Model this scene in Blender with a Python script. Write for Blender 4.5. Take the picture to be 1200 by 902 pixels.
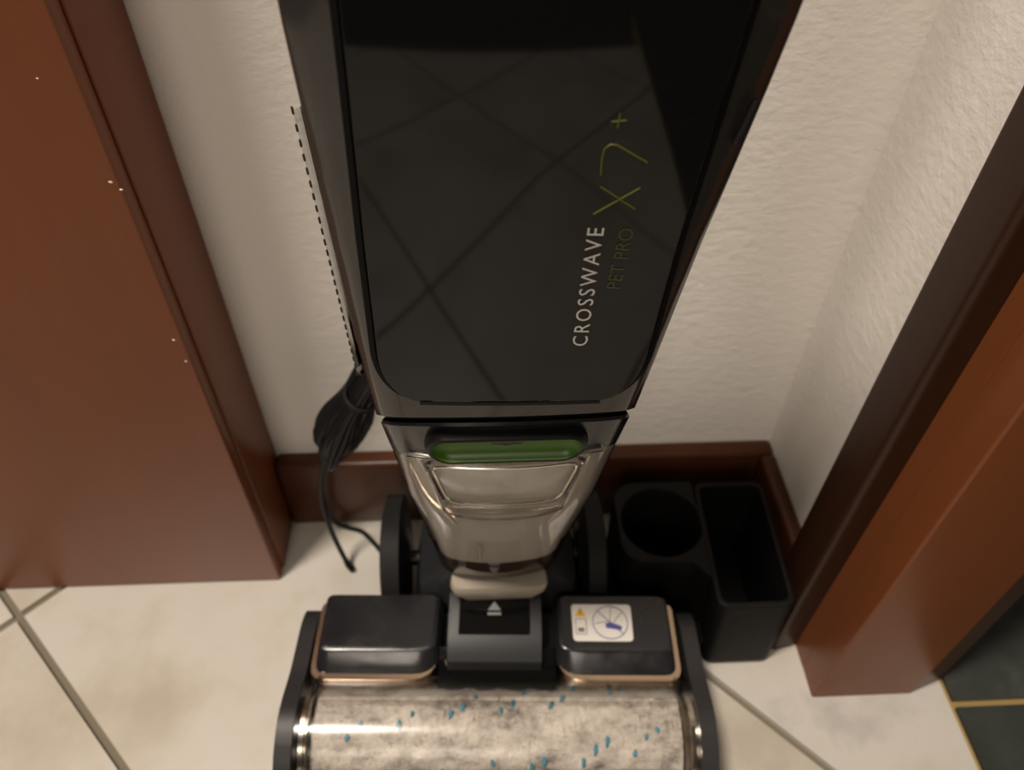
import bpy, bmesh, math, random
from mathutils import Vector, Matrix
random.seed(4)
for o in list(bpy.data.objects): bpy.data.objects.remove(o)
SC = bpy.context.scene
COL = SC.collection

# ---------------------------------------------------------------- camera
F_PX, YAW, CAM_H, VP = 890.0, math.radians(3.1), 0.55, (588.0, 1317.0)
dn = Vector(((VP[0]-600)/F_PX, -(VP[1]-451)/F_PX, -1.0)).normalized()
zc = -dn
fw = Vector((0, 0, -1)); yc = (fw - zc*fw.dot(zc)).normalized(); xc_ = yc.cross(zc)
ca, sa = math.cos(YAW), math.sin(YAW)
wx = xc_*ca + yc*sa                       # world axes in camera space
wy = -xc_*sa + yc*ca
cam_d = bpy.data.cameras.new('camera'); cam = bpy.data.objects.new('camera', cam_d); COL.objects.link(cam)
cam.matrix_world = Matrix.Translation((0, 0, CAM_H)) @ Matrix((wx, wy, zc)).to_4x4()
cam_d.sensor_fit = 'HORIZONTAL'; cam_d.sensor_width = 36; cam_d.lens = F_PX/1200*36
cam_d.clip_start = 0.01
cam_d.dof.use_dof = True; cam_d.dof.focus_distance = 0.30; cam_d.dof.aperture_fstop = 9.0
SC.camera = cam

# ---------------------------------------------------------------- world, lights, exposure
W = bpy.data.worlds.new('dim_room'); SC.world = W; W.use_nodes = True
W.node_tree.nodes['Background'].inputs[0].default_value = (1.0, 0.80, 0.62, 1)
W.node_tree.nodes['Background'].inputs[1].default_value = 0.05
def area(name, loc, target, size, power, col):
    d = bpy.data.lights.new(name, 'AREA'); d.shape = 'DISK'; d.size = size; d.energy = power; d.color = col
    o = bpy.data.objects.new(name, d); COL.objects.link(o); o.location = loc
    o.rotation_euler = (Vector(target)-Vector(loc)).to_track_quat('-Z', 'Y').to_euler()
    return o
area('ceiling_lamp', (-0.64, -0.15, 2.40), (0.0, 0.3, 0.1), 0.34, 58, (1.0, 0.885, 0.765))
area('hall_lamp', (-0.40, -1.95, 1.75), (0.0, 0.3, 0.1), 0.95, 18, (1.0, 0.87, 0.73))
SC.view_settings.view_transform = 'Standard'; SC.view_settings.look = 'None'
SC.view_settings.gamma = 1.0; SC.view_settings.use_curve_mapping = False
SC.view_settings.exposure = -0.06

# ---------------------------------------------------------------- materials
def pmat(name, col, rough=0.5, metal=0.0, spec=0.5, coat=0.0):
    m = bpy.data.materials.new(name); m.use_nodes = True
    b = m.node_tree.nodes['Principled BSDF']
    b.inputs['Base Color'].default_value = (*col, 1); b.inputs['Roughness'].default_value = rough
    b.inputs['Metallic'].default_value = metal; b.inputs['Specular IOR Level'].default_value = spec
    b.inputs['Coat Weight'].default_value = coat
    return m
def nodes(m): return m.node_tree.nodes, m.node_tree.links, m.node_tree.nodes['Principled BSDF']
def noise(m, scale, detail=5, rough=0.6, stretch=(1, 1, 1), rnd=False):
    N, L, b = nodes(m)
    tc = N.new('ShaderNodeTexCoord'); mp = N.new('ShaderNodeMapping'); mp.inputs['Scale'].default_value = stretch
    L.new(tc.outputs['Object'], mp.inputs[0])
    n = N.new('ShaderNodeTexNoise'); n.inputs['Scale'].default_value = scale
    n.inputs['Detail'].default_value = detail; n.inputs['Roughness'].default_value = rough
    L.new(mp.outputs[0], n.inputs['Vector'])
    if rnd:
        oi = N.new('ShaderNodeObjectInfo'); n.noise_dimensions = '4D'
        mu = N.new('ShaderNodeMath'); mu.operation = 'MULTIPLY'; mu.inputs[1].default_value = 37.0
        L.new(oi.outputs['Random'], mu.inputs[0]); L.new(mu.outputs[0], n.inputs['W'])
    return n
def ramp(m, src, stops):
    N, L, b = nodes(m); r = N.new('ShaderNodeValToRGB'); e = r.color_ramp.elements
    e[0].position, e[0].color = stops[0][0], (*stops[0][1], 1)
    e[1].position, e[1].color = stops[-1][0], (*stops[-1][1], 1)
    for p, c in stops[1:-1]:
        k = e.new(p); k.color = (*c, 1)
    L.new(src, r.inputs[0]); return r
def bump(m, srcs, strength, dist):
    N, L, b = nodes(m); prev = None
    for s, k in srcs:
        bp = N.new('ShaderNodeBump'); bp.inputs['Strength'].default_value = strength*k; bp.inputs['Distance'].default_value = dist
        L.new(s, bp.inputs['Height'])
        if prev: L.new(prev.outputs[0], bp.inputs['Normal'])
        prev = bp
    L.new(prev.outputs[0], b.inputs['Normal'])

M = {}
m = M['plaster'] = pmat('plaster', (0.80, 0.76, 0.71), 0.9, spec=0.2)
n1 = noise(m, 95, 4, 0.55, (1, 1, 1.6)); n2 = noise(m, 330, 3, 0.5)
bump(m, [(n1.outputs[0], 1.0), (n2.outputs[0], 0.5)], 0.17, 0.004)
def wood(name, a, b_, rough):
    m = pmat(name, a, rough, spec=0.28)
    n = noise(m, 26, 6, 0.65, (1, 1, 0.06)); r = ramp(m, n.outputs[0], [(0.3, a), (0.7, b_)])
    nodes(m)[1].new(r.outputs[0], nodes(m)[2].inputs['Base Color'])
    k = noise(m, 40, 3); bump(m, [(k.outputs[0], 1.0)], 0.05, 0.002)
    return m
M['wood'] = wood('varnished_wood', (0.19, 0.054, 0.017), (0.22, 0.064, 0.021), 0.36)
M['wood_dark'] = wood('dark_varnished_wood', (0.048, 0.015, 0.006), (0.066, 0.021, 0.008), 0.33)
M['wood_shaded'] = wood('shade_darkened_wood', (0.020, 0.0075, 0.004), (0.030, 0.011, 0.005), 0.4)  # casing wood, darkened so the moulding's shade is part of its colour
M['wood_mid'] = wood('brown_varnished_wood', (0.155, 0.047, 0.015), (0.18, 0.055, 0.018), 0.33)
m = M['tile'] = pmat('beige_ceramic', (0.7, 0.6, 0.48), 0.30)
n = noise(m, 7, 9, 0.62, rnd=True)
r = ramp(m, n.outputs[0], [(0.34, (0.45, 0.405, 0.335)), (0.43, (0.51, 0.470, 0.395)), (0.51, (0.56, 0.528, 0.470)), (0.58, (0.575, 0.545, 0.495)), (0.68, (0.42, 0.41, 0.375))])
nodes(m)[1].new(r.outputs[0], nodes(m)[2].inputs['Base Color'])
n = noise(m, 60, 4); bump(m, [(n.outputs[0], 1.0)], 0.12, 0.002)
M['grout'] = pmat('grey_grout', (0.20, 0.175, 0.13), 0.9, spec=0.1)
m = M['slate'] = pmat('slate_ceramic', (0.03, 0.034, 0.03), 0.4)
n = noise(m, 16, 8, 0.65, rnd=True)
r = ramp(m, n.outputs[0], [(0.3, (0.022, 0.026, 0.022)), (0.6, (0.045, 0.05, 0.044)), (0.75, (0.075, 0.078, 0.068))])
nodes(m)[1].new(r.outputs[0], nodes(m)[2].inputs['Base Color'])
bump(m, [(n.outputs[0], 1.0)], 0.25, 0.003)
M['grout_yellow'] = pmat('ochre_grout', (0.36, 0.25, 0.10), 0.9, spec=0.1)
M['gloss'] = pmat('black_gloss', (0.004, 0.004, 0.004), 0.04, spec=0.32)
M['housing'] = pmat('dark_gloss_housing', (0.026, 0.024, 0.022), 0.10, spec=0.5)
M['gap'] = pmat('black_gap', (0.003, 0.003, 0.003), 0.6, spec=0.1)
M['plastic'] = pmat('black_plastic', (0.007, 0.007, 0.008), 0.38, spec=0.22)
M['dock'] = pmat('black_dock_plastic', (0.005, 0.0047, 0.0045), 0.5, spec=0.14)
M['rubber'] = pmat('rubber', (0.008, 0.008, 0.008), 0.6, spec=0.2)
M['grey'] = pmat('grey_plastic', (0.019, 0.0195, 0.021), 0.34, spec=0.28)
M['cover'] = pmat('smoky_cover', (0.014, 0.014, 0.016), 0.17)
n = noise(M['cover'], 45, 3, 0.5); r = ramp(M['cover'], n.outputs[0], [(0.4, (0.14,)*3), (0.65, (0.30,)*3)])
nodes(M['cover'])[1].new(r.outputs[0], nodes(M['cover'])[2].inputs['Roughness'])
M['rail'] = pmat('grey_rail', (0.026, 0.024, 0.025), 0.42, spec=0.3)
M['gold'] = pmat('champagne_trim', (0.62, 0.47, 0.34), 0.22, metal=1.0)
M['chrome'] = pmat('bright_metal', (0.7, 0.66, 0.6), 0.15, metal=1.0)
M['green'] = pmat('green_plastic', (0.050, 0.130, 0.008), 0.38)
M['core'] = pmat('tank_lining', (0.40, 0.345, 0.295), 0.45)
n = noise(M['core'], 30, 4); r = ramp(M['core'], n.outputs[0], [(0.35, (0.84, 0.80, 0.75)), (0.7, (0.92, 0.89, 0.85))])
nodes(M['core'])[1].new(r.outputs[0], nodes(M['core'])[2].inputs['Base Color'])
M['dregs'] = pmat('brown_dregs', (0.10, 0.06, 0.035), 0.4)
M['pale'] = pmat('pale_plastic', (0.40, 0.35, 0.29), 0.2)
M['white'] = pmat('sticker_white', (0.70, 0.67, 0.62), 0.45)
M['yellow'] = pmat('sticker_yellow', (0.75, 0.42, 0.02), 0.5)
M['ink'] = pmat('sticker_ink', (0.10, 0.10, 0.14), 0.5)
M['ink_blue'] = pmat('sticker_blue', (0.07, 0.07, 0.28), 0.5)
M['letter_white'] = pmat('letter_white', (0.42, 0.40, 0.37), 0.5)
M['letter_green'] = pmat('letter_green', (0.075, 0.078, 0.005), 0.4)
M['letter_dim'] = pmat('letter_dim_green', (0.030, 0.036, 0.003), 0.4)
M['letter_grey'] = pmat('letter_grey', (0.16, 0.16, 0.16), 0.5)
m = M['fibre'] = pmat('beige_fibre', (0.5, 0.43, 0.36), 0.95, spec=0.1)
n = noise(m, 70, 6, 0.7, (0.6, 1, 1)); r = ramp(m, n.outputs[0], [(0.33, (0.22, 0.205, 0.195)), (0.45, (0.54, 0.505, 0.475)), (0.60, (0.74, 0.70, 0.665))])
nodes(m)[1].new(r.outputs[0], nodes(m)[2].inputs['Base Color'])
bump(m, [(n.outputs[0], 1.0)], 0.8, 0.004)
M['tuft'] = pmat('blue_tuft', (0.10, 0.32, 0.46), 0.9, spec=0.1)
M['chip'] = pmat('bare_chip', (0.75, 0.6, 0.48), 0.8)
def clear(name, tint, refl, rough=0.03, mul=1.0):
    m = bpy.data.materials.new(name); m.use_nodes = True; N, L = m.node_tree.nodes, m.node_tree.links
    N.remove(N['Principled BSDF'])
    t = N.new('ShaderNodeBsdfTransparent'); t.inputs[0].default_value = (*tint, 1)
    g = N.new('ShaderNodeBsdfGlossy'); g.inputs['Roughness'].default_value = rough
    fr = N.new('ShaderNodeFresnel'); fr.inputs[0].default_value = 1.49
    mu = N.new('ShaderNodeMath'); mu.operation = 'MULTIPLY_ADD'; mu.inputs[1].default_value = mul; mu.inputs[2].default_value = refl; mu.use_clamp = True
    mx = N.new('ShaderNodeMixShader'); L.new(fr.outputs[0], mu.inputs[0]); L.new(mu.outputs[0], mx.inputs[0])
    L.new(t.outputs[0], mx.inputs[1]); L.new(g.outputs[0], mx.inputs[2]); L.new(mx.outputs[0], N['Material Output'].inputs[0])
    return m
M['clear'] = clear('clear_plastic', (0.98, 0.975, 0.965), 0.03)
M['clear_soft'] = clear('clear_window', (0.95, 0.94, 0.92), 0.0, 0.20, 0.6)
M['clear_ridge'] = clear('clear_ridge', (0.96, 0.94, 0.91), 0.10, 0.06)

# ---------------------------------------------------------------- helpers
def link(name, me, mat, parent=None, smooth=True):
    if mat: me.materials.append(mat)
    if smooth:
        for p in me.polygons: p.use_smooth = True
        me.set_sharp_from_angle(angle=math.radians(38))
    o = bpy.data.objects.new(name, me); COL.objects.link(o)
    if parent:
        o.parent = parent
        o.matrix_parent_inverse = ROOTS.get(parent.name, Matrix()).inverted()
        ROOTS[o.name] = Matrix()
    return o
ROOTS = {}
def empty(name, loc, rz=0.0):
    e = bpy.data.objects.new(name, None); COL.objects.link(e); e.empty_display_size = 0.02
    e.location = loc; e.rotation_euler = (0, 0, rz)
    ROOTS[e.name] = Matrix.Translation(loc) @ Matrix.Rotation(rz, 4, 'Z')
    return e
def tag(o, label=None, cat=None, group=None, kind=None):
    if label: o['label'] = label
    if cat: o['category'] = cat
    if group: o['group'] = group
    if kind: o['kind'] = kind
    return o
def from_bm(bm, name):
    bmesh.ops.recalc_face_normals(bm, faces=bm.faces)
    me = bpy.data.meshes.new(name); bm.to_mesh(me); bm.free(); return me
def raw(name, V, Fc, xf=None):
    me = bpy.data.meshes.new(name)
    me.from_pydata([tuple(xf(Vector(v))) if xf else tuple(v) for v in V], [], Fc)
    bm = bmesh.new(); bm.from_mesh(me); bmesh.ops.remove_doubles(bm, verts=bm.verts, dist=1e-6)
    bmesh.ops.recalc_face_normals(bm, faces=bm.faces); bm.to_mesh(me); bm.free()
    return me
def box(name, lo, hi, mat, parent=None, r=0.0, seg=2, xf=None):
    bm = bmesh.new(); bmesh.ops.create_cube(bm, size=1)
    for v in bm.verts: v.co = Vector([lo[i] + (v.co[i]+.5)*(hi[i]-lo[i]) for i in range(3)])
    if r: bmesh.ops.bevel(bm, geom=list(bm.edges), offset=r, segments=seg, profile=0.5, affect='EDGES')
    if xf:
        for v in bm.verts: v.co = xf(v.co)
    return link(name, from_bm(bm, name), mat, parent)
def prism(name, poly, z0, z1, mat, parent=None, r=0.0, seg=2, xf=None, axis='z', only_top=False):
    """poly in plan extruded along axis ('z': (x,y)->z, 'x': (y,z)->x)"""
    bm = bmesh.new()
    def P(p, h): return (p[0], p[1], h) if axis == 'z' else (h, p[0], p[1])
    b = [bm.verts.new(P(p, z0)) for p in poly]; t = [bm.verts.new(P(p, z1)) for p in poly]
    n = len(poly); bm.faces.new(b[::-1]); top = bm.faces.new(t)
    for i in range(n): bm.faces.new((b[i], b[(i+1) % n], t[(i+1) % n], t[i]))
    if r:
        es = list(top.edges) if only_top else list(bm.edges)
        es = [e for e in es if len(e.link_faces) == 2 and e.calc_face_angle(0) > 0.6]
        bmesh.ops.bevel(bm, geom=es, offset=r, segments=seg, profile=0.5, affect='EDGES', clamp_overlap=True)
    if xf:
        for v in bm.verts: v.co = xf(v.co)
    return link(name, from_bm(bm, name), mat, parent)
def round_poly(pts, rad, n=6):
    out = []; N = len(pts)
    for i in range(N):
        p = Vector(pts[i]); a = Vector(pts[i-1]); c = Vector(pts[(i+1) % N]); r = rad[i] if isinstance(rad, (list, tuple)) else rad
        if r <= 0: out.append(tuple(p)); continue
        u = (a-p); w = (c-p); d1 = min(r, u.length*.49); d2 = min(r, w.length*.49)
        s = p+u.normalized()*d1; e = p+w.normalized()*d2
        for k in range(n+1):
            t = k/n; q = s*(1-t)**2 + p*2*t*(1-t) + e*t*t; out.append(tuple(q))
    return out
def loft(name, secs, mat, parent=None, cap0=True, cap1=True, xf=None):
    n = len(secs[0]); V = [p for s in secs for p in s]; Fc = []
    for i in range(len(secs)-1):
        for j in range(n):
            a = i*n+j; b = i*n+(j+1) % n; Fc.append((a, b, b+n, a+n))
    if cap0: Fc.append(tuple(range(n))[::-1])
    if cap1: Fc.append(tuple(range((len(secs)-1)*n, len(secs)*n)))
    return link(name, raw(name, V, Fc, xf), mat, parent)
def spline(pts, n=8, closed=False):
    P = [Vector(p) for p in pts]; out = []; N = len(P)
    rng = range(N if closed else N-1)
    for i in rng:
        g = lambda k: P[k % N] if closed else P[max(0, min(N-1, k))]
        p0, p1, p2, p3 = g(i-1), g(i), g(i+1), g(i+2)
        for k in range(n):
            t = k/n
            out.append(.5*((2*p1)+(p2-p0)*t+(2*p0-5*p1+4*p2-p3)*t*t+(3*p1-p0-3*p2+p3)*t**3))
    if not closed: out.append(P[-1])
    return out
def tube(name, path, r, mat, parent=None, seg=8, closed=False, xf=None):
    path = [Vector(p) for p in path]; n = len(path); V = []; Fc = []; up = None
    for i, p in enumerate(path):
        a = path[(i-1) % n] if closed or i > 0 else p; b = path[(i+1) % n] if closed or i < n-1 else p
        t = (b-a).normalized()
        if up is None: up = t.orthogonal().normalized()
        up = (up-t*up.dot(t)).normalized(); s = t.cross(up)
        rr = r[i] if isinstance(r, (list, tuple)) else r
        V += [p+(up*math.cos(k*2*math.pi/seg)+s*math.sin(k*2*math.pi/seg))*rr for k in range(seg)]
    for i in range(n if closed else n-1):
        for k in range(seg):
            a = i*seg+k; b = i*seg+(k+1) % seg; c = ((i+1) % n)*seg
            Fc.append((a, b, c+(k+1) % seg, c+k))
    if not closed: Fc += [tuple(range(seg))[::-1], tuple(range((n-1)*seg, n*seg))]
    return link(name, raw(name, V, Fc, xf), mat, parent)
def lathe_x(name, prof, cx, cy, cz, mat, parent=None, seg=40, xf=None):
    """profile [(x, r)] turned about an axis along x"""
    secs = [[(cx+x, cy+r*math.cos(k*2*math.pi/seg), cz+r*math.sin(k*2*math.pi/seg)) for k in range(seg)] for x, r in prof]
    return loft(name, secs, mat, parent, xf=xf)
def text_mesh(s, size, spacing=1.0):
    c = bpy.data.curves.new('txt', 'FONT'); c.body = s; c.size = size; c.space_character = spacing; c.resolution_u = 3
    o = bpy.data.objects.new('txt', c); COL.objects.link(o)
    bpy.context.view_layer.update()
    me = bpy.data.meshes.new_from_object(o.evaluated_get(bpy.context.evaluated_depsgraph_get()))
    bpy.data.objects.remove(o); bpy.data.curves.remove(c)
    return me

# ---------------------------------------------------------------- setting
WALL_Y, WALL_X = 0.390, 0.232
tag(box('wall_back', (-1.4, WALL_Y, -.02), (WALL_X+.09, WALL_Y+.12, 2.5), M['plaster']), 'rough white plaster wall behind the vacuum', kind='structure')
tag(box('wall_right', (WALL_X, .2516, -.02), (.3255, WALL_Y, 2.5), M['plaster']), 'rough white plaster return wall beside the doorway', kind='structure')
# floor with diagonal tiles
S = 0.4575; G = 0.0042
fl = box('floor', (-1.5, -1.05, -.03), (.331, WALL_Y, -.004), M['grout']); tag(fl, 'beige diagonal ceramic tile floor', kind='structure')
def clip(poly, nx, ny, d):
    out = []
    for i in range(len(poly)):
        a, b = poly[i], poly[(i+1) % len(poly)]; da = nx*a[0]+ny*a[1]-d; db = nx*b[0]+ny*b[1]-d
        if da <= 0: out.append(a)
        if da*db < 0:
            t = da/(da-db); out.append((a[0]+(b[0]-a[0])*t, a[1]+(b[1]-a[1])*t))
    return out
def tile_obj(poly, mat, parent):
    prism('tile', poly, -.02, 0.0, mat, parent, r=.0015, seg=1, only_top=True)
for k in range(-7, 4):
    for q in range(-7, 5):
        u0, u1 = -.0660+k*S+G, -.0660+(k+1)*S-G; w0, w1 = .6620+q*S+G, .6620+(q+1)*S-G
        poly = [((u-w)/2, (u+w)/2) for u, w in ((u0, w0), (u1, w0), (u1, w1), (u0, w1))]
        poly = clip(poly, 1, 0, .3300); poly = clip(poly, 0, 1, WALL_Y-.001) if poly else poly
        poly = clip(poly, -1, 0, 1.45) if poly else poly; poly = clip(poly, 0, -1, 1.04) if poly else poly
        if len(poly) >= 3: tile_obj(poly[::-1], M['tile'], fl)
fs = box('floor_slate', (.331, -1.2, -.03), (1.3, 1.0, -.004), M['grout_yellow']); tag(fs, 'dark slate tile floor of the next room', kind='structure')
for i in range(3):
    for j in range(-5, 3):
        x0 = .3345+i*.312; y0 = .2055+j*.312
        tile_obj([(x0, y0), (x0+.307, y0), (x0+.307, y0+.307), (x0, y0+.307)], M['slate'], fs)
# baseboards
def baseboard(name, lab, lo, hi, horizontal):
    o = box(name, lo, hi, M['wood_dark'], None, r=.004, seg=3); tag(o, lab, kind='structure'); return o
baseboard('baseboard_back', 'dark brown wooden baseboard along the back wall', (-.1655, .3745, 0), (WALL_X, WALL_Y, .079), 1)
baseboard('baseboard_right', 'dark brown wooden baseboard on the short right wall', (.2195, .2840, 0), (WALL_X, .3745, .079), 0)
# doorway
d1 = empty('door_1', (.24, .24, 0)); tag(d1, 'brown varnished wooden door frame at the right', kind='structure')
prism('casing', round_poly([(.212, .247), (WALL_X+.001, .2515), (WALL_X+.001, .2835), (.2135, .2835)], [.006, 0, 0, .004]), 0, 2.1, M['wood_shaded'], d1)
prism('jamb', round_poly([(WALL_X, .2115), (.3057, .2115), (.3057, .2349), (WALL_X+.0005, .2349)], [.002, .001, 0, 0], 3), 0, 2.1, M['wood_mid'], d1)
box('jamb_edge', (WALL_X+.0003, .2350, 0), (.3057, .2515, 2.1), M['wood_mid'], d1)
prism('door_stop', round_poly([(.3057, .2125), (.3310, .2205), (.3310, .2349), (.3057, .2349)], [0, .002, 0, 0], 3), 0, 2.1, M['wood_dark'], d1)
box('far_casing', (.3256, .2352, 0), (.3400, .300, 2.1), M['wood_dark'], d1, r=.003)

# cabinet on the left
cb = empty('cabinet', (-.45, .3215, 0)); tag(cb, 'tall orange-brown varnished wooden cabinet against the wall at the left', 'cabinet')
box('front_panel', (-.95, .3215, 0.001), (-.1672, .3335, 2.1), M['wood'], cb, r=.0015)
box('side_panel', (-.95, .3338, 0.001), (-.1660, WALL_Y-.0005, 2.1), M['wood'], cb, r=.001)
for i, (x, z, sx, sz) in enumerate([(-.1705, .361, .0012, .0008), (-.1672, .357, .0008, .0006), (-.172, .262, .0009, .0006), (-.170, .2455, .001, .0006), (-.183, .41, .0006, .0005), (-.19, .43, .0006, .0004)]):
    n = 8; V = [(x, .3208, z)] + [(x+sx*math.cos(k*math.pi/4)*random.uniform(.6, 1.2), .3214, z+sz*math.sin(k*math.pi/4)*random.uniform(.6, 1.2)) for k in range(n)]
    link('paint_chip', raw('paint_chip', V, [(0, 1+k, 1+(k+1) % n) for k in range(n)]), M['chip'], cb)

# ---------------------------------------------------------------- vacuum
HY = math.radians(-2.6)
vac = empty('upright_vacuum', (.0045, .22, 0), HY)
tag(vac, 'black upright wet and dry floor vacuum with green accents and clear dirty tank', 'vacuum')
hc, hs = math.cos(HY), math.sin(HY)
def hx(v): return Vector((.0045+v[0]*hc-v[1]*hs, .2+v[0]*hs+v[1]*hc, v[2]))      # head space -> world

def section(zs, xc, yf, wf, wm, ym, yr, k, b=.005, grow=0.0):
    """closed plan outline of the tapering body; edges behind the front drop by k"""
    wf -= grow; wm -= grow; yf += grow; yr -= grow
    pts = []
    fx = [-.8+.2*i for i in range(9)]
    for s in fx: pts.append((wf*s, yf+b*s*s))
    def bez(p0, p1, p2, n=6): return [tuple(Vector(p0)*(1-t)**2+Vector(p1)*2*t*(1-t)+Vector(p2)*t*t) for t in [(i+1)/n for i in range(n)]]
    def half():
        a = (wf*.8, yf+b*.64); P1 = (wf*1.02, yf+b*1.05); P2 = (wm*1.0, ym); P3 = (wm*.86, yr)
        mix = lambda p, q, t: (p[0]+(q[0]-p[0])*t, p[1]+(q[1]-p[1])*t)
        o = bez(a, P1, mix(P1, P2, .38)); o += bez(mix(P1, P2, .8), P2, mix(P2, P3, .14)); o += bez(mix(P2, P3, .7), P3, mix(P3, (0, yr), .5))
        return o
    h = half(); pts += h; pts += [(-x, y) for x, y in reversed(h)]
    return [(xc+x, y, zs-k*min(max(y-yf, 0), .036)) for x, y in pts]
def lerp_tab(T, z):
    for a, b in zip(T, T[1:]):
        if a[0] <= z <= b[0]:
            t = (z-a[0])/(b[0]-a[0]); return [p+(q-p)*t for p, q in zip(a, b)]
    return list(T[0] if z < T[0][0] else T[-1])
#        zs    xc     yf     wf     wm     ym    yr   k
BODY = [(.316, .0096, .2075, .0480, .0565, .2205, .296, .83),
        (.345, .0108, .2070, .0515, .0595, .2200, .290, .85),
        (.403, .0138, .2070, .0535, .0655, .2200, .286, .85),
        (.453, .0174, .2075, .0550, .0712, .2205, .286, .85),
        (.492, .0200, .2080, .0560, .0755, .2215, .286, .80),
        (.520, .0220, .2095, .0555, .0775, .2250, .286, 0.7),
        (.540, .0232, .2130, .0540, .0765, .2320, .288, 0.3),
        (.555, .0240, .2210, .0460, .0680, .2420, .284, 0.0)]
zz = [.316, .318, .322, .33, .345, .36, .38, .406, .43, .46, .48, .50, .51, .52, .53, .54, .548, .555]
secs = [section(*lerp_tab(BODY, z)) for z in zz]
secs[0] = section(*lerp_tab(BODY, .316), grow=.0022); secs[0] = [(x, y, z) for x, y, z in secs[0]]
loft('housing', secs, M['housing'], vac)
loft('seam_gap', [section(*([z]+lerp_tab(BODY, .316)[1:]), grow=.0035) for z in (.3125, .3165)], M['gap'], vac)

# front panel (glossy) with rounded lower corners
PZ0, PZ1, PW, PR = .3335, .550, .0515, .022
def panel_y(z):
    y = .2062+.012*(z-.45)
    if z < .43: y -= .0042*((.43-z)/.1)**2
    if z > .50: y += 3.5*(z-.50)**2
    return y
def panel_c(z): return lerp_tab(BODY, z)[1]
def panel_pt(dx, z, off=0.0):
    y = panel_y(z) + 0.6*dx*dx - .024*dx
    return Vector((panel_c(z)+dx, y-off, z))
def panel_hw(z):
    w = PW + min(max((z-.40)*.03, -.003), .004)
    if z < PZ0+PR:
        t = (PZ0+PR-z)/PR; w = w-PR*.70*(1-math.sqrt(max(0, 1-t*t)))
    if z > PZ1-PR:
        t = (z-PZ1+PR)/PR; w = w-PR*.62*(1-math.sqrt(max(0, 1-t*t)))
    return w
zs_ = [PZ0+PR*(1-math.cos(i*math.pi/20)) for i in range(11)] + [PZ0+PR+(PZ1-PZ0-2*PR)*i/26 for i in range(1, 26)] + [PZ1-PR*(1-math.sin(i*math.pi/20)) for i in range(11)]
nx = 18; V = []; Fc = []
for lay in (0, 1):
    for z in zs_:
        w = panel_hw(z)
        for i in range(nx+1):
            V.append(panel_pt(w*(2*i/nx-1)*(1.0 if lay == 0 else 1.02), z, 0 if lay == 0 else -.006))
R_ = len(zs_); off = R_*(nx+1)
for r_ in range(R_-1):
    for i in range(nx):
        a = r_*(nx+1)+i; Fc.append((a, a+1, a+nx+2, a+nx+1)); Fc.append((off+a, off+a+nx+1, off+a+nx+2, off+a+1))
rim = [i for i in range(nx+1)] + [r_*(nx+1)+nx for r_ in range(1, R_)] + [(R_-1)*(nx+1)+i for i in range(nx-1, -1, -1)] + [r_*(nx+1) for r_ in range(R_-2, 0, -1)]
for a, b in zip(rim, rim[1:]+rim[:1]): Fc.append((a, off+a, off+b, b))
me = raw('front_panel', V, Fc)
panel = link('front_panel', me, M['gloss'], vac)
bv = panel.modifiers.new('bevel', 'BEVEL'); bv.width = .0012; bv.segments = 3; bv.limit_method = 'ANGLE'; bv.angle_limit = math.radians(50)
# dark groove liner around the panel
gp = []
for sgn in (1, -1):
    line = [panel_pt(sgn*(panel_hw(z)+.0015), z, -.0035) for z in zs_]
    gp.append(line if sgn == 1 else line[::-1])
tube('panel_groove', gp[0]+gp[1], .0019, M['gap'], vac, seg=6, closed=True)
w_ = panel_hw(PZ0)+.001
tube('panel_seam', [panel_pt(w_*(i/10-1), PZ0-.0010, -.0008) for i in range(21)], .0010, M['gap'], vac, seg=6)
# lettering on the panel: reads upward
def panel_text(name, s, x0, z0, x1, z1, size, spacing, mat, stretch=1.0):
    me = text_mesh(s, size, spacing)
    xs = [v.co.x for v in me.vertices]; a, b = min(xs), max(xs)
    d = Vector((x1-x0, z1-z0)); Ln = d.length; d /= Ln; nrm = Vector((-d.y, d.x))
    for v in me.vertices:
        t = (v.co.x-a)/(b-a)*Ln; h = v.co.y*stretch
        X = x0+d.x*t+nrm.x*h; Z = z0+d.y*t+nrm.y*h
        v.co = panel_pt(X-panel_c(Z), Z, .00025)
    o = link(name, me, mat, panel, smooth=False); o['label'] = name.replace('_', ' '); return o
panel_text('white_lettering', 'CROSSWAVE', .0382, .3610, .0402, .4103, .0079, 1.25, M['letter_white'])
panel_text('dim_green_lettering', 'PET PRO', .0478, .3860, .0500, .4098, .0070, 1.0, M['letter_dim'])
def stroke(name, pts, r, mat):
    P = [panel_pt(x-panel_c(z), z, .0002) for x, z in pts]
    tube(name, P, r, mat, panel, seg=5)
lx = lambda a, t: (a, t)
stroke('green_letter', [(.0362, .4155), (.0500, .4245)], .00030, M['letter_green'])
stroke('green_letter', [(.0376, .4252), (.0493, .4170)], .00030, M['letter_green'])
stroke('green_numeral', [(.0374, .4290), (.0372, .4345), (.0376, .4378), (.0392, .4392), (.0412, .4390), (.0435, .4376), (.0512, .4330)], .00030, M['letter_green'])
stroke('green_plus', [(.0388, .4462), (.0432, .4466)], .00026, M['letter_green'])
stroke('green_plus', [(.0408, .4442), (.0411, .4486)], .00026, M['letter_green'])

# slim clip on the right flank
tube('side_clip', spline([(.0800, .2150, .434), (.0817, .2150, .441), (.0833, .2152, .448)], 4), .0014, M['grey'], vac, seg=8)
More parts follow.
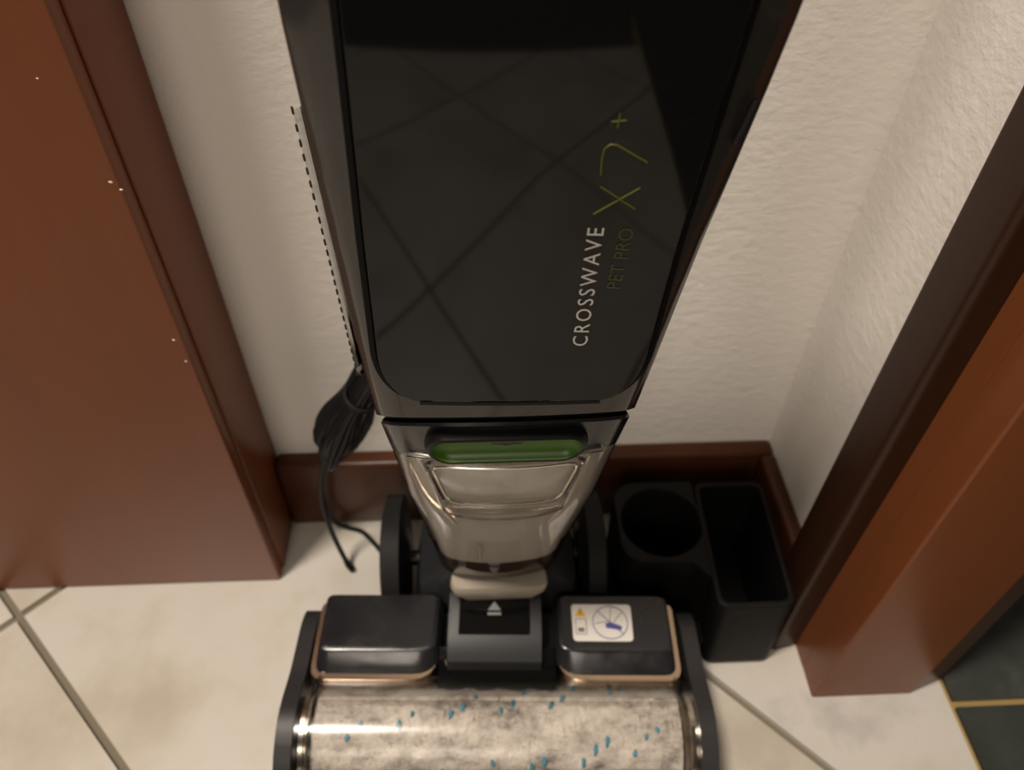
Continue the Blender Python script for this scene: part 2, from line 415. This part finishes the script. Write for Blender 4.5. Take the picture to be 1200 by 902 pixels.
# clear water tank edge behind the left flank, with its row of ribs
ea, eb = Vector((-.0655, .262, .4235)), Vector((-.0606, .262, .2910))
fin = loft('clear_tank_edge', [[tuple(ea+(eb-ea)*t+Vector(d)) for d in ((0, 0, 0), (.002, -.001, 0), (.006, .003, 0), (.003, .004, 0))] for t in [i/10 for i in range(11)]], M['clear'], vac)
rib_me = None
for i in range(26):
    p = ea+(eb-ea)*((i/25)**.93)
    if rib_me is None:
        o = box('rib', (-.00045, -.0004, -.0016), (.00045, .0004, .0016), M['rail'], fin, r=.0003, seg=1); rib_me = o.data
    else:
        o = bpy.data.objects.new('rib', rib_me); COL.objects.link(o); o.parent = fin
    o.location = p; o.rotation_euler = (0, math.atan2((ea-eb).x, (ea-eb).z), 0)

# dirty tank
TANK = [(.100, .0070, .2570, .0300, .0375, .268, .296, 0.2),
        (.150, .0075, .2450, .0345, .0425, .262, .298, 0.45),
        (.180, .0080, .2370, .0360, .0450, .256, .300, 0.65),
        (.235, .0090, .2235, .0420, .0505, .243, .302, 0.80),
        (.288, .0093, .2120, .0450, .0530, .2270, .304, .84),
        (.3125, .0096, .2085, .0472, .0556, .2210, .300, .83)]
TANK_UP = TANK
loft('tank_lid', [section(*lerp_tab(TANK, z), grow=g) for z, g in ((.287, .0012), (.2885, 0), (.294, 0), (.302, 0), (.3110, 0), (.3123, .001))], M['cover'], vac)
zt = [.100, .103, .11, .12, .13, .14, .15, .165, .18, .2, .22, .235, .25, .27, .2868]
shell = loft('dirty_tank', [section(*lerp_tab(TANK, z), grow=(.004 if z == .100 else .0012 if z == .103 else 0)) for z in zt], M['clear'], vac, cap1=False)
loft('tank_core', [section(*lerp_tab(TANK, z), grow=.0028) for z in [.130, .14, .15, .165, .18, .2, .22, .235, .25, .27, .2862]], M['core'], shell)
loft('dregs', [section(*lerp_tab(TANK, z), grow=.0030) for z in [.1035, .11, .12, .1305]], M['dregs'], shell)
def tank_pt(dx, z, off):
    e = lerp_tab(TANK, z); return Vector((e[1]+dx, e[2]+.005*(dx/e[3])**2-off, z))
# raised frame on the tank front
def ridge(name, corner, r, off, mat, closed=True, rad=.008):
    pl = round_poly(corner, rad, 5)
    P = []
    for i in range(len(pl)):
        a, b = Vector(pl[i]), Vector(pl[(i+1) % len(pl)])
        if not closed and i == len(pl)-1: P.append(a); break
        n = max(1, int((b-a).length/.005))
        P += [a+(b-a)*k/n for k in range(n)]
    return tube(name, [tank_pt(p[0], p[1], off) for p in P], r, mat, shell, seg=8, closed=closed)
ridge('window_ridge', [(-.0375, .2790), (.0375, .2790), (.0300, .2330), (-.0300, .2330)], .0012, .0008, M['clear_ridge'])
ridge('window_ridge', [(-.0345, .2760), (.0345, .2760), (.0275, .2360), (-.0275, .2360)], .0007, .0010, M['chrome'])
ridge('tank_lip', [(-.0440, .2845), (-.0300, .2852), (.0300, .2852), (.0440, .2845)], .0014, .0008, M['clear_ridge'], closed=False, rad=0)
P = [tank_pt(.031*s, .2235+.002*s*s, .0012) for s in [i/10-1 for i in range(21)]]
tube('tank_rib', P, [.0012+.0022*(1-abs(i/10-1)**4) for i in range(21)], M['clear_ridge'], shell, seg=8)
for sx in (-1, 1):
    tube('tank_rib', [tank_pt(sx*.0385, .281, .001), tank_pt(sx*.0345, .255, .001), tank_pt(sx*.0315, .225, .001), tank_pt(sx*.025, .205, .0006)], .0009, M['pale'], shell, seg=6)
tube('tank_rib', [tank_pt(-.012, .17, .0002), tank_pt(-.012, .145, .0002)], .0008, M['pale'], shell, seg=6)
# green grip in a pill shaped recess
def pill(hw, hh, n=14, cz=.2995):
    o = []
    for k in range(n+1):
        a = -math.pi/2+math.pi*k/n; o.append((hw-hh+hh*math.cos(a), cz+hh*math.sin(a)))
    for k in range(n+1):
        a = math.pi/2+math.pi*k/n; o.append((-hw+hh+hh*math.cos(a), cz+hh*math.sin(a)))
    return o
def pill_ring(hw, hh, off, cz=.2972):
    return [tank_pt(x, z, off) for x, z in pill(hw, hh, cz=cz)]
grip = loft('grip_recess', [pill_ring(.0355, .0105, -.002), pill_ring(.0355, .0105, .0030), pill_ring(.0345, .0098, .0058), pill_ring(.0332, .0088, .0064), pill_ring(.0322, .0080, .0060)], M['plastic'], vac, cap0=False, cap1=False)
loft('green_grip', [pill_ring(.0324, .0082, .0061), pill_ring(.0318, .0076, .0050), pill_ring(.0306, .0065, .0034), pill_ring(.0286, .0048, .0021), pill_ring(.0262, .0028, .0014), pill_ring(.0240, .0010, .0012)], M['green'], grip, cap0=False)
# tank foot and neck
loft('tank_foot', [[(.0072+x*s, .266+y*s, z) for x, y in round_poly([(-.034, -.014), (.034, -.014), (.028, .022), (-.028, .022)], .010)] for z, s in ((.072, .66), (.078, .76), (.090, .98), (.0955, 1.0), (.0992, .96))], M['pale'], vac)
loft('neck', [[(.0068+x*s, .290+y*s, z) for x, y in round_poly([(-.060, -.024), (.060, -.024), (.060, .045), (-.060, .045)], .012)] for z, s in ((.012, 1.0), (.04, 1.0), (.070, .92), (.0855, .62))], M['grey'], vac)
loft('spine', [[(x0+x, y, z) for x, y in round_poly([(-w, .292), (w, .292), (w*.9, .330), (-w*.9, .330)], .010)] for z, w, x0 in ((.05, .034, .007), (.15, .036, .008), (.25, .038, .0095), (.34, .040, .011))], M['plastic'], vac)
# handle above the frame
tube('handle_pole', spline([(.0242, .265, .545), (.036, .275, .80), (.043, .283, .96)], 6), .014, M['plastic'], vac, seg=14)
tube('handle_grip', spline([(.043, .283, .95), (.047, .262, 1.03), (.050, .270, 1.10), (.051, .300, 1.10), (.048, .304, 1.02)], 6, closed=True), .011, M['plastic'], vac, seg=10)

# ---- floor head
base = prism('head_base', round_poly([(-.122, .0140), (.122, .0140), (.122, .060), (-.122, .060)], .004), .006, .050, M['plastic'], vac, xf=hx)
def cover(x0, x1, inner, nm):
    # plan with one rounded inner front corner and a rounded outer front corner
    s = -1 if x0 < 0 else 1
    pl = [(x0, .0635), (x0, .0115), (x1, .0115), (x1, .0635)]
    if s < 0: rad = [.004, .008, .018, .003]
    else: rad = [.003, .018, .008, .004]
    out = round_poly(pl, rad, 6); cx = (x0+x1)/2; cy = .0375
    def ring(z, g, fy=0): return [(cx+(x-cx)*(1-g/abs(x1-x0)*2), y-(0 if y > .03 else -fy*(1-(y-.0115)/.0185)), z) for x, y in out]
    c = loft('head_cover', [ring(.050, 0), ring(.0580, 0), ring(.0588, .0006, .0006), ring(.0678, .0024, .0110), ring(.0684, .0028, .0118), ring(.0688, .0036, .0128), ring(.0690, .0060, .0150)], M['cover'], vac, xf=hx)
    l_, r_ = (.0026, -.0015) if s < 0 else (-.0015, .0026)
    e = round_poly([(x0-l_, .0635), (x0-l_, .0082), (x1+r_, .0082), (x1+r_, .0635)], [r+.002 for r in rad], 6)
    loft('cover_trim', [[(x, y-(d if y < .03 else 0), z) for x, y in e] for z, d in ((.0490, .0058), (.0530, .0062), (.0542, .0058), (.0580, .0006), (.0587, 0))], M['gold'], c, xf=hx)
    return c
cL = cover(-.1215, -.0385, .0, 'l'); cR = cover(.0375, .1185, .0, 'r')
# side rails
for s in (-1, 1):
    prof = round_poly([(.0630, .006), (.0630, .052), (.050, .061), (.010, .0640), (-.006, .069), (-.0225, .0715), (-.048, .060), (-.0635, .034), (-.062, .006)], [.006, .012, .01, .006, .008, .014, .016, .014, .006], 4)
    rl = prism('side_rail', prof, (s*.1355 if s < 0 else .1245), (-.1250 if s < 0 else .1350), M['rail'], vac, r=.0025, axis='x', xf=hx)
    lathe_x('roll_cap', [(-.0035, .010), (-.0035, .028), (-.001, .0315), (.0035, .0315), (.0035, .010)], s*.1212, -.0180, .0345, M['chrome'], vac, xf=hx)
# brush roll with soft pile
RC = (-.0180, .0345)
def roll_ring(x, r0, seg=96):
    return [(x, RC[0]+r0*(1+.02*math.sin(9*a+x*300)+.03*random.uniform(-1, 1))*math.cos(a), RC[1]+r0*(1+.02*math.sin(9*a+x*300)+.03*random.uniform(-1, 1))*math.sin(a)) for a in [k*2*math.pi/seg for k in range(seg)]]
roll = loft('brush_roll', [roll_ring(-.116+.232*i/150, .0302 if 0 < i < 150 else .023) for i in range(151)], M['fibre'], vac, xf=hx)
V, Fc = [], []
for i in range(15000):
    a = random.uniform(0, 2*math.pi); x = random.uniform(-.115, .115); L = random.uniform(.0014, .0034); w = .00028
    d = Vector((0, math.cos(a), math.sin(a))); lean = Vector((random.uniform(-.7, .7), -math.sin(a)*random.uniform(-.2, 1.1), math.cos(a)*random.uniform(-.2, 1.1)))
    p = Vector((x, RC[0], RC[1]))+d*.0297; tip = p+(d+lean*.8).normalized()*L; sd = Vector((1, 0, 0)).cross(d)*w if random.random() < .5 else Vector((w, 0, 0))
    n = len(V); V += [hx(p-sd), hx(p+sd), hx(tip)]; Fc.append((n, n+1, n+2))
me = bpy.data.meshes.new('pile'); me.from_pydata(V, [], Fc)
tag(link('pile', me, M['fibre'], roll, smooth=False), kind='stuff')
tuft_me = None
for i in range(34):
    x = -.108+.216*((i*0.382+.05) % 1.0); a = math.radians(20+(i*47) % 150+random.uniform(-6, 6))
    if tuft_me is None:
        bm = bmesh.new(); bmesh.ops.create_icosphere(bm, subdivisions=2, radius=.0020)
        for v in bm.verts: v.co = Vector((v.co.x*.75, v.co.y*1.3, v.co.z*.7))*random.uniform(.8, 1.25)
        tuft_me = from_bm(bm, 'tuft'); o = link('tuft', tuft_me, M['tuft'], roll)
    else:
        o = bpy.data.objects.new('tuft', tuft_me); COL.objects.link(o); o.parent = roll
    p = hx((x, RC[0]+.0312*math.cos(a), RC[1]+.0312*math.sin(a)))
    o.location = p; o.rotation_euler = (a-math.pi/2, random.uniform(-.4, .4), HY+random.uniform(-.5, .5)); o.scale = (random.uniform(.7, 1.1), random.uniform(.7, 1.4), 1)
# clear window over the roll
def arc(x, r0, r1, a0, a1, n=28):
    A = [math.radians(a0+(a1-a0)*k/n) for k in range(n+1)]
    return [(x, RC[0]+r0*math.cos(a), RC[1]+r0*math.sin(a)) for a in A] + [(x, RC[0]+r1*math.cos(a), RC[1]+r1*math.sin(a)) for a in reversed(A)]
win = loft('brush_window', [arc(x, .0352, .0366, 14, 200) for x in (-.1243, -.08, -.04, 0, .04, .08, .1243)], M['clear_soft'], vac, xf=hx)
tube('window_ridge', [(x, RC[0]+.0368*math.cos(math.radians(78)), RC[1]+.0368*math.sin(math.radians(78))) for x in (-.122, -.06, 0, .06, .122)], .0007, M['clear_ridge'], win, seg=6, xf=hx)
for s in (-1, 1):
    tube('window_ridge', [(s*.1165, RC[0]+.0366*math.cos(math.radians(a)), RC[1]+.0366*math.sin(math.radians(a))) for a in range(28, 150, 8)], .0016, M['clear_ridge'], win, seg=6, xf=hx)
tube('window_ridge', [(-.082, RC[0]+.0364*math.cos(math.radians(63)), RC[1]+.0364*math.sin(math.radians(63))), (-.060, RC[0]+.0364*math.cos(math.radians(50)), RC[1]+.0364*math.sin(math.radians(50))), (-.040, RC[0]+.0364*math.cos(math.radians(36)), RC[1]+.0364*math.sin(math.radians(36)))], .0008, M['clear_ridge'], win, seg=6, xf=hx)
tube('window_ridge', [(.070, RC[0]+.0364*math.cos(math.radians(48)), RC[1]+.0364*math.sin(math.radians(48))), (.048, RC[0]+.0364*math.cos(math.radians(36)), RC[1]+.0364*math.sin(math.radians(36)))], .0007, M['clear_ridge'], win, seg=6, xf=hx)
# latch
prism('latch_block', [(.030, .045), (.030, .0610), (.006, .0575), (-.001, .0545), (-.001, .045)], -.0395, .0380, M['gloss'], vac, r=.002, axis='x', xf=hx)
lt = prism('latch_frame', [(.060, .052), (.060, .0790), (.030, .0745), (.017, .0670), (.015, .0600), (.015, .052)], -.0335, .0285, M['grey'], vac, r=.0028, axis='x', xf=hx)
bt = prism('release_button', [(.064, .058), (.064, .0815), (.0325, .0768), (.0315, .0735), (.040, .058)], -.0265, .0205, M['gloss'], lt, r=.0012, axis='x', xf=hx)
def top_pt(x, y): return hx((x, y, .0768+(y-.0325)*.0047/.0315+.0006))
link('eject_mark', raw('eject_mark', [top_pt(-.0075, .0470), top_pt(.0015, .0470), top_pt(-.003, .0530)], [(0, 1, 2)]), M['letter_grey'], bt, smooth=False)
link('eject_mark', raw('eject_mark', [top_pt(-.0075, .0438), top_pt(.0015, .0438), top_pt(.0015, .0456), top_pt(-.0075, .0456)], [(0, 1, 2, 3)]), M['letter_grey'], bt, smooth=False)
# warning sticker
stz = .0692
stk = prism('warning_sticker', round_poly([(.0500, .0305), (.0900, .0305), (.0905, .0572), (.0495, .0572)], .003, 4), .0686, stz, M['white'], cR, xf=hx)
def flat(name, pts, mat, dz=.00015): return link(name, raw(name, [hx((x, y, stz+dz)) for x, y in pts], [tuple(range(len(pts)))]), mat, stk, smooth=False)
def line2(name, a, b, w, mat, dz=.00018):
    a, b = Vector(a), Vector(b); n = Vector((-(b-a).y, (b-a).x)).normalized()*w/2
    flat(name, [a-n, b-n, b+n, a+n], mat, dz)
flat('warning_triangle', [(.0517, .0482), (.0595, .0482), (.0556, .0552)], M['yellow'])
line2('exclamation_mark', (.0556, .0495), (.0556, .0532), .0009, M['ink'], .0002)
for a, b in (((.0520, .0355), (.0592, .0355)), ((.0592, .0355), (.0592, .0465)), ((.0592, .0465), (.0520, .0465)), ((.0520, .0465), (.0520, .0355))): line2('manual_symbol', a, b, .0005, M['letter_grey'])
line2('manual_symbol', (.0535, .0385), (.0577, .0385), .0030, M['letter_grey'])
cx_, cy_ = .0755, .0440
ring_ = [(cx_+.0118*math.cos(k*math.pi/18), cy_+.0118*math.sin(k*math.pi/18)) for k in range(37)]
tube('prohibition_ring', [(x, y, stz+.0001) for x, y in ring_[:-1]], .00035, M['ink_blue'], stk, seg=4, closed=True, xf=hx)
line2('prohibition_bar', (cx_-.0083, cy_+.0083), (cx_+.0083, cy_-.0083), .0006, M['ink_blue'])
line2('prohibition_bar', (cx_-.0105, cy_-.001), (cx_+.0, cy_+.001), .0005, M['letter_grey'])
line2('prohibition_bar', (cx_+.001, cy_+.0105), (cx_+.0, cy_+.001), .0005, M['letter_grey'])
line2('prohibition_bar', (cx_+.0085, cy_+.0075), (cx_+.002, cy_+.000), .0005, M['letter_grey'])
flat('pictogram', [(cx_-.0035, cy_-.0010), (cx_+.0000, cy_+.0002), (cx_+.0045, cy_-.0015), (cx_+.0078, cy_-.0030), (cx_+.0070, cy_-.0058), (cx_+.0020, cy_-.0048), (cx_-.0030, cy_-.0040)], M['ink_blue'])
# wheels
for s, x in ((-1, -.0680), (1, .0770)):
    w = lathe_x('rear_wheel', [(-.008, .012), (-.008, .040), (-.006, .0475), (.006, .0475), (.008, .040), (.008, .012)], x, .3090, .0478, M['rubber'], vac, seg=48)
    lathe_x('wheel_hub', [(-.0098, .004), (-.0098, .018), (-.0078, .024), (.0078, .024), (.0098, .018), (.0098, .004)], x, .3090, .0478, M['grey'], w, seg=32)
tube('axle', [(-.060, .309, .0478), (.070, .309, .0478)], .006, M['plastic'], vac, seg=10)

# ---------------------------------------------------------------- parking tray beside the vacuum
dk = empty('storage_tray', (.165, .29, 0)); tag(dk, 'black plastic storage tray with round well and long bin beside the vacuum', 'tray')
from math import cos, sin, pi
def bin_ring(z, g): return [(x, y, z) for x, y in round_poly([(.1520+g, .2385+g), (.2060-g, .2385+g), (.2100-g, .3420-g), (.1560+g, .3420-g)], max(.009-g*.6, .003), 5)]
def bin_lo(z, g): return [(x, y, z) for x, y in round_poly([(.1560+g, .2385+g), (.2085-g, .2385+g), (.2105-g, .3420-g), (.1570+g, .3420-g)], max(.009-g*.6, .003), 5)]
loft('long_bin', [bin_lo(.0015, .003), bin_lo(.005, 0), bin_ring(.084, 0), bin_ring(.087, .0008), bin_ring(.0875, .002), bin_ring(.087, .0040), bin_ring(.084, .0048), bin_ring(.014, .008)], M['dock'], dk, cap1=True)
outer = [(.1545, .2420), (.1545, .2600), (.1480, .2720), (.1350, .2750), (.1050, .2750), (.0945, .2850), (.0945, .3350), (.1050, .3440), (.1555, .3440)]
# deck with round well: bridge outer outline to the circle by angle
cxw, cyw, rw = .1268, .3085, .0285
def ray_out(poly, a):
    best = None; dx, dy = cos(a), sin(a)
    for i in range(len(poly)):
        p, q = poly[i], poly[(i+1) % len(poly)]; ex, ey = q[0]-p[0], q[1]-p[1]; den = dx*ey-dy*ex
        if abs(den) < 1e-12: continue
        t = ((p[0]-cxw)*ey-(p[1]-cyw)*ex)/den; u = ((p[0]-cxw)*dy-(p[1]-cyw)*dx)/den
        if t > 0 and -1e-9 <= u <= 1+1e-9 and (best is None or t < best): best = t
    return (cxw+dx*best, cyw+dy*best)
op = round_poly(outer, [.002, .006, .008, .006, .010, .010, .010, .010, .002], 6)
AN = [2*pi*k/96 for k in range(96)]
ro = [ray_out(op, a) for a in AN]
ci = lambda r: [(cxw+r*cos(a), cyw+r*sin(a)) for a in AN]
Z = lambda pts, z: [(x, y, z) for x, y in pts]
shr = lambda pts, k: [(cxw+(x-cxw)*k, cyw+(y-cyw)*k) for x, y in pts]
loft('well_block', [Z(ro, .0015), Z(ro, .0845), Z(shr(ro, .99), .0865), Z(ci(rw+.003), .0868), Z(ci(rw+.001), .0865), Z(ci(rw-.0005), .0840), Z(ci(rw-.002), .012)], M['dock'], dk, cap1=True)
prism('low_shelf', round_poly([(.1465, .2440), (.1560, .2440), (.1560, .2760), (.1465, .2760)], .004, 4), .0012, .024, M['dock'], dk, r=.002)

# ---------------------------------------------------------------- bundled cord
cd = empty('power_cord', (-.105, .338, 0)); tag(cd, 'bundled black power cord dangling behind the left side of the vacuum', 'cord')
T0, B0 = Vector((-.066, .339, .222)), Vector((-.106, .337, .139))
ax = (B0-T0).normalized(); sd = Vector((ax.z, 0, -ax.x)).normalized(); dp = Vector((0, 1, 0))
for i in range(11):
    w = .0015+.0011*i; ph = i*.9; e0 = random.uniform(-.006, .004); e1 = random.uniform(-.010, .006)
    oy = (i-5)*.0022
    L = (B0-T0).length
    pts = []
    for t, kk in ((-.02, 0), (.18, .55), (.45, .75), (.72, 1.25), (.93, 1.1), (1.02, 0), (.93, -1.1), (.72, -1.25), (.45, -.75), (.18, -.55)):
        pts.append(T0+ax*(L*t+(e0 if t < .5 else e1))+sd*(w*kk+random.uniform(-.001, .001))+dp*(oy+.002*math.sin(ph+t*5)))
    tube('cord_loop', spline(pts, 5, closed=True), .0027, M['plastic'], cd, seg=7, closed=True)
tm = T0+ax*.030
tube('twist_tie', [tm+sd*.0105*cos(a)+dp*.0125*sin(a) for a in [k*pi/8 for k in range(16)]], .0017, M['rubber'], cd, seg=6, closed=True)
tube('lead', spline([T0+ax*.01, (-.055, .342, .236), (-.045, .345, .245)], 6), .0023, M['plastic'], cd, seg=7)
tube('cord_tail', spline([(-.1085, .337, .140), (-.1170, .337, .115), (-.1215, .3365, .084), (-.1205, .335, .050), (-.1160, .332, .020), (-.1112, .3285, .0045)], 6), .0020, M['plastic'], cd, seg=7)
tube('plug_tip', [(-.1142, .3307, .0120), (-.1125, .3294, .0070), (-.1098, .3275, .0030)], [.0024, .0028, .0026], M['plastic'], cd, seg=8)
tube('cord_tail', spline([(-.1080, .345, .142), (-.1260, .356, .080), (-.1300, .3660, .022), (-.1200, .3690, .0030), (-.1060, .3640, .0024), (-.0960, .3540, .0024), (-.0880, .3440, .0024)], 6), .0020, M['plastic'], cd, seg=7)
